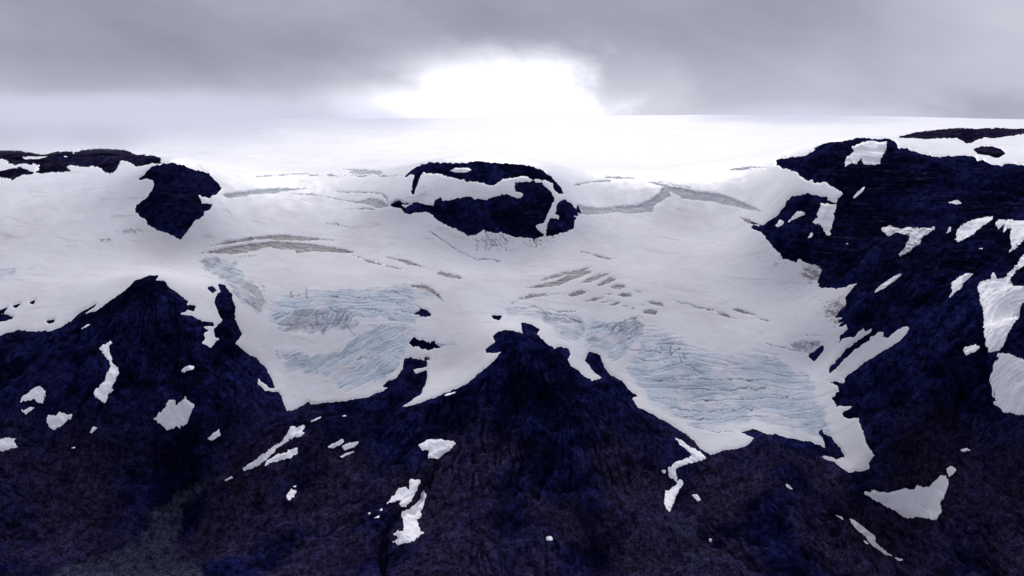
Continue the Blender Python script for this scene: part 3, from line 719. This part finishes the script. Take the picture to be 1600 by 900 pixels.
def firn_mat(name, rot=0.0, warm=0.0):
    """grey bare firn and ice with fine layering, thinning out under snow at its edge"""
    m, b, p, co = new_mat(name, .7)
    p.inputs['Specular IOR Level'].default_value = .1
    n = b.noise(b.mapping(co, rot, (.010, .07, .10)), 1.0, 8, .72, .6)
    nf = b.noise(b.mapping(co, rot + .6, (.05, .14, .16)), 1.0, 6, .7, .3)
    c0 = (.37, .395, .415, 1) if not warm else (.20, .185, .19, 1)
    c1 = (.58, .61, .63, 1) if not warm else (.47, .445, .45, 1)
    col = b.mix(b.ramp(n, .40, .62), c0, c1)
    l = b.ramp(b.math('ABSOLUTE', b.math('SUBTRACT', n, .5)), 0, .016, .7, 0)
    col = b.mix(l, col, (.14, .15, .17, 1))
    l = b.ramp(b.math('ABSOLUTE', b.math('SUBTRACT', nf, .5)), 0, .02, .4, 0)
    col = b.mix(l, col, (.17, .17, .19, 1))
    e = b.math('ADD', b.attr('cedge'), b.math('MULTIPLY', b.math('SUBTRACT', nf, .55), 9.0))
    col = b.mix(b.ramp(e, -1.2, .8, .9, 0), col, SNOW)
    b.link(col, p.inputs['Base Color'])
    bp = b.n('ShaderNodeBump', i_Strength=.7, i_Distance=2.0); b.link(n, bp.inputs['Height']); b.link(bp.outputs[0], p.inputs['Normal'])
    return m

def rock_mat(name, base=(.0014, .0019, .0170), light=(.0135, .0170, .082), hazy=0):
    m, b, p, co = new_mat(name, .9)
    p.inputs['Specular IOR Level'].default_value = .0
    n1 = b.noise(b.mapping(co, .4, (.014, .006, .016)), 1.0, 9, .76, .1)
    n2 = b.noise(co, .08, 8, .72)
    n3 = b.noise(co, .003, 4, .6)
    col = b.mix(b.ramp(n1, .36, .66), base + (1,), light + (1,))
    col = b.mix(b.math('MULTIPLY', b.ramp(n3, .45, .65), .5), col, (.0110, .0085, .036, 1))
    nm = b.noise(b.mapping(co, 1.1, (.0055, .0045, .006)), 1.0, 6, .66, .3)
    col = b.mix(b.ramp(nm, .51, .60, 0, .88), col, (.0020, .0022, .0110, 1))
    col = b.mix(b.math('MULTIPLY', b.ramp(b.attr('ribs'), .1, .9), .55), col, (.0100, .0125, .066, 1))  # raised ribs painted lighter, as if lit
    col = b.mix(b.math('MULTIPLY', b.ramp(b.attr('ribs'), -.1, -.9), .7), col, (.0020, .0022, .0100, 1))  # hollows painted darker in place of shade
    # layered lava: level bands
    bz = b.noise(b.mapping(co, 0, (.0035, .0035, .085)), 1.0, 7, .7, .25)
    col = b.mix(b.math('MULTIPLY', b.attr('bands'), b.ramp(bz, .42, .56)), col, (.0016, .0018, .0085, 1))
    bz2 = b.noise(b.mapping(co, 0, (.006, .006, .16)), 1.0, 6, .7, .25)
    col = b.mix(b.math('MULTIPLY', b.attr('bands'), b.ramp(bz2, .54, .64)), col, (.0300, .0245, .066, 1))
    col = b.mix(b.math('MULTIPLY', b.attr('brown'), b.ramp(n2, .3, .6)), col, (.0335, .0245, .0520, 1))
    gv = b.math('MULTIPLY', b.attr('gravel'), b.ramp(n2, .25, .6, .55, 1))
    col = b.mix(gv, col, (.036, .036, .062, 1))
    col = b.mix(b.math('MULTIPLY', b.attr('gul'), .9), col, (.0010, .0012, .0075, 1))  # gully shade put into the rock colour
    # pale stones and last flecks of snow
    sp = b.noise(co, .33, 2, .5)
    sp2 = b.noise(co, .012, 3, .6)
    fl = b.math('MULTIPLY', b.ramp(sp, .735, .765), b.ramp(sp2, .52, .66))
    col = b.mix(b.math('MULTIPLY', fl, .55), col, (.24, .23, .27, 1))
    ng = b.noise(b.mapping(co, 0, (1, .42, 1)), .050, 8, .78)
    gr = b.noise(b.mapping(co, 0, (1, .42, 1)), .15, 4, .72)
    col = b.mix(b.ramp(gr, .55, .38, 0, .65), col, (.0016, .0017, .010, 1))
    vs = b.n('ShaderNodeVectorMath', operation='SCALE'); b.link(col, vs.inputs[0]); b.link(b.ramp(ng, .36, .66, .34, 1.8), vs.inputs['Scale'])
    b.link(vs.outputs[0], p.inputs['Base Color'])
    h = b.math('ADD', b.math('MULTIPLY', n1, 8.0), b.math('MULTIPLY', n2, 3.0))
    h = b.math('ADD', h, b.math('MULTIPLY', b.math('MULTIPLY', bz, b.attr('bands')), 10.0))
    bp = b.n('ShaderNodeBump', i_Strength=.6, i_Distance=1.0); b.link(h, bp.inputs['Height']); b.link(bp.outputs[0], p.inputs['Normal'])
    return m

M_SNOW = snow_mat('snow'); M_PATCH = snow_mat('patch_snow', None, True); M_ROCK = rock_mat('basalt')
M_HAZED = rock_mat('hazed_basalt', (.012, .0105, .026), (.034, .029, .056))  # brownish far rock; its paleness is distance haze put into the colour
M_FIRN = firn_mat('grey_firn', .1); M_FIRN_WARM = firn_mat('dusty_firn', .2, 1)
M_SLOT, _b, _p, _c = new_mat('crevasse_shade', .6)
_b.link(_b.mix(_b.ramp(_b.noise(_c, .06, 5, .65), .35, .65), (.10, .115, .15, 1), (.30, .33, .38, 1)), _p.inputs['Base Color'])  # dark mottle paints the shade inside the narrow crevasses

# ------------------------------------------------------------------ objects: rock sheets
qU = (U[:-1, :-1] + U[1:, 1:]) / 2; qV = (V[:-1, :-1] + V[1:, 1:]) / 2
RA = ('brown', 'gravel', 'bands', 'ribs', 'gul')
big = np.full(U.shape, 24.0)
HILL = {'left': outline('P: -900,300 250,300 350,380 420,560 448,640 440,668 380,690 300,700 160,690 0,700 -900,720'),
        'centre': outline('P: 448,640 600,590 640,540 700,600 790,480 880,520 1010,600 1120,712 1040,740 1000,800 900,830 780,830 700,740 690,690 560,670 470,668'),
        'right': outline('P: 1130,180 2700,100 2700,900 1640,880 1490,760 1380,745 1320,660 1290,600 1270,480 1180,370')}
rock_q = {k: inside(p, qU, qV) for k, p in HILL.items()}
under = 6.0 - main                      # the rock goes on a little under the edge of the snow
for k, lab in (('left', 'dark navy rock peak and ridge under the left snow slope'), ('centre', 'dark pyramid-shaped rock ridge between the two glacier tongues'), ('right', 'steep dark banded rock mountain right of the glaciers')):
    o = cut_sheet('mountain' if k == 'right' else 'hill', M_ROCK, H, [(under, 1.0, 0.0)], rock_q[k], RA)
    tag(o, lab, None, None, 'structure')
rest = ~(rock_q['left'] | rock_q['centre'] | rock_q['right'])
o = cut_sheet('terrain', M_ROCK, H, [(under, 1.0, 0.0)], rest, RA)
tag(o, 'dark brown and navy valley slopes with a grey gravel fan', None, None, 'structure')
for (lab, outs, rg), f in zip(ROCKS, rockf):
    o = cut_sheet('rock_outcrop', M_HAZED if ('hilltop' in lab or 'above the right cliff' in lab) else M_ROCK, H + .3, [(f + 6.0, 1.0, 0.0), (main - 6.0, 1.0, 0.0)], None, RA)
    tag(o, lab, 'rock outcrop', 'rock outcrops in the snow')

# ------------------------------------------------------------------ snow sheets
UP = outline('P: -900,100 2700,100 2700,420 1600,270 1230,250 1196,330 1190,334 1175,330 1110,314 1065,311 1045,300 1030,325 1015,333 960,336 905,338 890,330 800,340 640,330 620,326 540,315 480,306 430,306 390,308 335,318 300,320 260,290 215,278 150,272 60,278 0,283 -900,283')
LFT = outline('P: -900,282 300,282 290,360 288,380 300,402 325,430 345,448 355,520 345,640 -900,640')
in_up = inside(UP, qU, qV); in_l = inside(LFT, qU, qV) & ~in_up
DIV = outline('P: 780,300 775,372 745,425 760,460 762,485 790,505 806,515 812,800 2700,800 2700,200')
in_r = inside(DIV, qU, qV) & ~in_up & ~in_l
in_m = ~(in_up | in_l | in_r)
SA = ('ice', 'dirt', 'low_snow')
def glacier(name, key, mask, label, cat, kind=None):
    ices = [(k, s) for k, s in enumerate(ICE) if s[0] == key]
    body = mask.copy()
    root_fields = [(SN, 1.0, .7)]
    cf = crevf.get(key, [])
    if 1:
        root_fields.append((-crev_all, -1.0, .25))
    claimed = np.zeros_like(mask)
    pieces = []
    for k, s in ices:
        q = inside(outline(s[1]) , qU, qV) & mask & ~claimed
        claimed |= q
        pieces.append((q, s))
    root = cut_sheet(name, M_SNOW, HS, root_fields, mask & ~claimed, SA)
    tag(root, label, cat, None, kind)
    for q, s in pieces:
        cut_sheet('icefall', snow_mat('cracked_ice', (math.radians(s[2]), s[3], s[4])), HS, root_fields, q, SA, root)
    left = mask.copy()
    prev = None
    for f in cf:
        fl = [(SN, 1.0, .7), (f, 1.0, .25)] + ([(-prev, -1.0, .25)] if prev is not None else [])
        vv = V[f > 0]
        warm = len(vv) > 0 and vv.mean() > 345
        cut_sheet('crevasse', M_FIRN_WARM if warm else M_FIRN, HS, fl, None, SA + ('cedge',), root)
        prev = f if prev is None else np.maximum(prev, f)
    for f in slotf.get(key, []):
        fl = [(SN, 1.0, .7), (f, 1.0, .25)] + ([(-prev, -1.0, .25)] if prev is not None else [])
        cut_sheet('crevasse', M_SLOT, HS, fl, None, SA + ('cedge',), root)
        prev = f if prev is None else np.maximum(prev, f)
    return root
glacier('snowfield', 'snowfield', in_up, 'smooth white ice cap rising to the cloudy horizon', None, 'structure')
glacier('glacier', 'basin', in_l, 'smooth snow slope above the left dark peak', 'glacier')
glacier('glacier', 'left', in_m, 'cracked glacier tongue between the left peak and the central ridge', 'glacier')
glacier('glacier', 'right', in_r, 'broad layered blue-ice glacier tongue between the central ridge and the right mountain', 'glacier')
HP = H
for (lab, o_, rg, dt), f in zip(PATCHES, patchf):
    o = cut_sheet('snow_patch', M_PATCH, H + 2.2 * sstep(0, 3, f) + .25, [(f, 1.0, min(1.0, rg * .9))], None, ('ice', 'pdirt', 'low_snow'))
    if o is None:
        print('EMPTY', lab); continue
    tag(o, lab, 'snow patch', 'snow patches on the dark rock')

# ------------------------------------------------------------------ sky, sun
SUN_EL, SUN_AZ = math.radians(38), math.radians(2)
sc = bpy.context.scene
w = bpy.data.worlds.new('World'); sc.world = w; w.use_nodes = True
t = w.node_tree; t.nodes.clear(); b = NT(t)
out = b.n('ShaderNodeOutputWorld'); bg = b.n('ShaderNodeBackground')
b.link(bg.outputs[0], out.inputs[0])
sky = b.n('ShaderNodeTexSky', sky_type='NISHITA', sun_disc=False, sun_elevation=SUN_EL, sun_rotation=SUN_AZ)
gen = b.n('ShaderNodeTexCoord').outputs['Generated']
sep = b.n('ShaderNodeSeparateXYZ'); b.link(gen, sep.inputs[0])
az = b.math('ARCTAN2', sep.outputs[0], sep.outputs[1])
el = b.math('ARCSINE', sep.outputs[2])
azd = b.math('MULTIPLY', az, 180 / math.pi); eld = b.math('MULTIPLY', el, 180 / math.pi)
cmb = b.n('ShaderNodeCombineXYZ'); b.link(azd, cmb.inputs[0]); b.link(eld, cmb.inputs[1])
cl = b.noise(b.mapping(cmb.outputs[0], .25, (.10, .22, 1)), 1.0, 4, .5, .2)
cl3 = b.noise(b.mapping(cmb.outputs[0], .3, (.9, 1.5, 1)), 1.0, 4, .55, .2)
cl2 = b.noise(b.mapping(cmb.outputs[0], 0, (.35, .6, 1)), 1.0, 4, .55, .1)
# cloud brightness: paler towards the ice, grey above; bright overhead on the sun's side, dull behind
v = b.ramp(eld, -1.6, 1.5, .60, .385)
v = b.math('ADD', v, b.math('MULTIPLY', b.math('SUBTRACT', cl, .5), .34))
v = b.math('ADD', v, b.math('MULTIPLY', b.math('SUBTRACT', cl2, .5), .05))
v = b.math('ADD', v, b.math('MULTIPLY', b.ramp(azd, 8, 20), b.ramp(eld, -1.2, 1.0, .0, .2)))
v = b.math('ADD', v, b.math('MULTIPLY', b.ramp(eld, 6, 40), b.ramp(sep.outputs[1], -.6, .5, .05, .74)))
v = b.math('MULTIPLY', v, b.ramp(sep.outputs[1], -.7, .4, .72, 1))
# the opening in the cloud where the sun comes through
wx = b.math('ADD', azd, b.math('ADD', b.math('MULTIPLY', b.math('SUBTRACT', cl2, .5), 5.0), b.math('MULTIPLY', b.math('SUBTRACT', cl3, .5), .8)))
wy = b.math('ADD', eld, b.math('ADD', b.math('MULTIPLY', b.math('SUBTRACT', cl3, .5), .5), b.math('MULTIPLY', b.math('SUBTRACT', cl2, .5), 1.2)))
core = b.math('MULTIPLY', b.math('MULTIPLY', b.ramp(wx, -5.6, -1.0), b.ramp(wx, 4.3, .6)), b.ramp(wy, 1.9, -.5))
skirt = b.math('MULTIPLY', b.math('MULTIPLY', b.ramp(wx, -9.4, -3.4), b.ramp(wx, 5.4, 2.0)), b.ramp(wy, .2, -1.3))
halo = b.math('MULTIPLY', b.math('MULTIPLY', b.ramp(wx, -10.5, -.5), b.ramp(wx, 11., 2.0)), b.ramp(wy, 2.6, -1.0))
v = b.math('ADD', v, b.math('MULTIPLY', b.math('MAXIMUM', core, b.math('MULTIPLY', skirt, .8)), .95))
v = b.math('ADD', v, b.math('MULTIPLY', halo, .26))
v = b.math('SUBTRACT', v, b.math('MULTIPLY', b.math('MULTIPLY', b.ramp(b.math('ADD', azd, b.math('MULTIPLY', cl3, 4.0)), 17.5, 20.5), b.ramp(b.math('ADD', eld, b.math('MULTIPLY', cl3, 1.0)), .5, -.6)), .10))
tint = b.mix(b.ramp(v, .25, .75), (.885, .915, 1.19, 1), (.945, .96, 1.11, 1))
vm = b.n('ShaderNodeVectorMath', operation='SCALE'); b.link(tint, vm.inputs[0]); b.link(v, vm.inputs['Scale'])
sk = b.n('ShaderNodeVectorMath', operation='SCALE'); b.link(sky.outputs[0], sk.inputs[0]); sk.inputs['Scale'].default_value = .08
b.link(b.mix(.985, sk.outputs[0], vm.outputs[0]), bg.inputs[0])
bg.inputs[1].default_value = 1.0

# low cloud resting on the ice cap
import bmesh
def cloud(lab, blobs, dens, seed):
    bm = bmesh.new()
    for (cx, cy_, cz, rx, ry, rz) in blobs:
        r = bmesh.ops.create_icosphere(bm, subdivisions=5, radius=1.0)
        P = np.array([v_.co[:] for v_ in r['verts']])
        n = 1 + .0 * fbm(P[:, 0] * 2.1 + 3 * P[:, 2], P[:, 1] * 2.1 + seed, 4, seed)
        for v_, p_, k in zip(r['verts'], P, n):
            v_.co = (cx + rx * p_[0] * k, cy_ + ry * p_[1] * k, cz + rz * p_[2] * k)
    me = bpy.data.meshes.new('cloud'); bm.to_mesh(me); bm.free()
    m = bpy.data.materials.new('cloud_vapour'); m.use_nodes = True
    t_ = m.node_tree; t_.nodes.clear(); q = NT(t_)
    o_ = q.n('ShaderNodeOutputMaterial'); pv = q.n('ShaderNodeVolumePrincipled')
    pv.inputs['Color'].default_value = (.86, .875, .93, 1); pv.inputs['Anisotropy'].default_value = .0
    tc = q.n('ShaderNodeTexCoord')
    ge = q.n('ShaderNodeVectorMath', operation='MULTIPLY_ADD'); q.link(tc.outputs['Generated'], ge.inputs[0]); ge.inputs[1].default_value = (2, 2, 2); ge.inputs[2].default_value = (-1, -1, -1)
    ln = q.n('ShaderNodeVectorMath', operation='LENGTH'); q.link(ge.outputs[0], ln.inputs[0])
    nz = q.noise(q.mapping(tc.outputs['Object'], 0, (.0016, .0010, .006)), 1.0, 4, .6)
    fall = q.ramp(q.math('ADD', ln.outputs['Value'], q.math('MULTIPLY', q.math('SUBTRACT', nz, .5), 1.1)), .25, .95, 1, 0)
    q.link(q.math('MULTIPLY', fall, dens), pv.inputs['Density'])
    q.link(pv.outputs[0], o_.inputs['Volume'])
    me.materials.append(m)
    o = bpy.data.objects.new('cloud', me); sc.collection.objects.link(o)
    tag(o, lab, None, None, 'stuff')
cloud('long low grey cloud lying on the ice cap horizon at the left', [(-3300, 10600, 1190, 3600, 2900, 300)], 1.1e-3, 3)
cloud('ragged low cloud touching the hazy hilltop at the left', [(-2700, 8000, 1215, 1500, 1300, 170)], 1.4e-3, 8)
cloud('wisp of low cloud on the ice cap horizon left of the right mountain', [(2250, 11300, 1190, 1100, 1500, 180)], 1.2e-3, 5)
sc.cycles.volume_bounces = 3

sun = bpy.data.lights.new('sun', 'SUN'); sun.energy = 1.25; sun.angle = math.radians(16); sun.color = (1, .96, .9)
so = bpy.data.objects.new('sun', sun); sc.collection.objects.link(so)
so.rotation_euler = (math.pi / 2 - SUN_EL, 0, math.pi - SUN_AZ)

cam = bpy.data.cameras.new('camera'); cam.sensor_width = 36; cam.lens = 36 * F / 1600; cam.clip_end = 60000; cam.clip_start = 10
co = bpy.data.objects.new('camera', cam); sc.collection.objects.link(co)
co.location = (0, 0, CAMZ); co.rotation_euler = (math.pi / 2 - PITCH, 0, 0)
sc.camera = co
sc.view_settings.view_transform = 'Standard'; sc.view_settings.look = 'None'; sc.view_settings.gamma = 1; sc.view_settings.exposure = 0
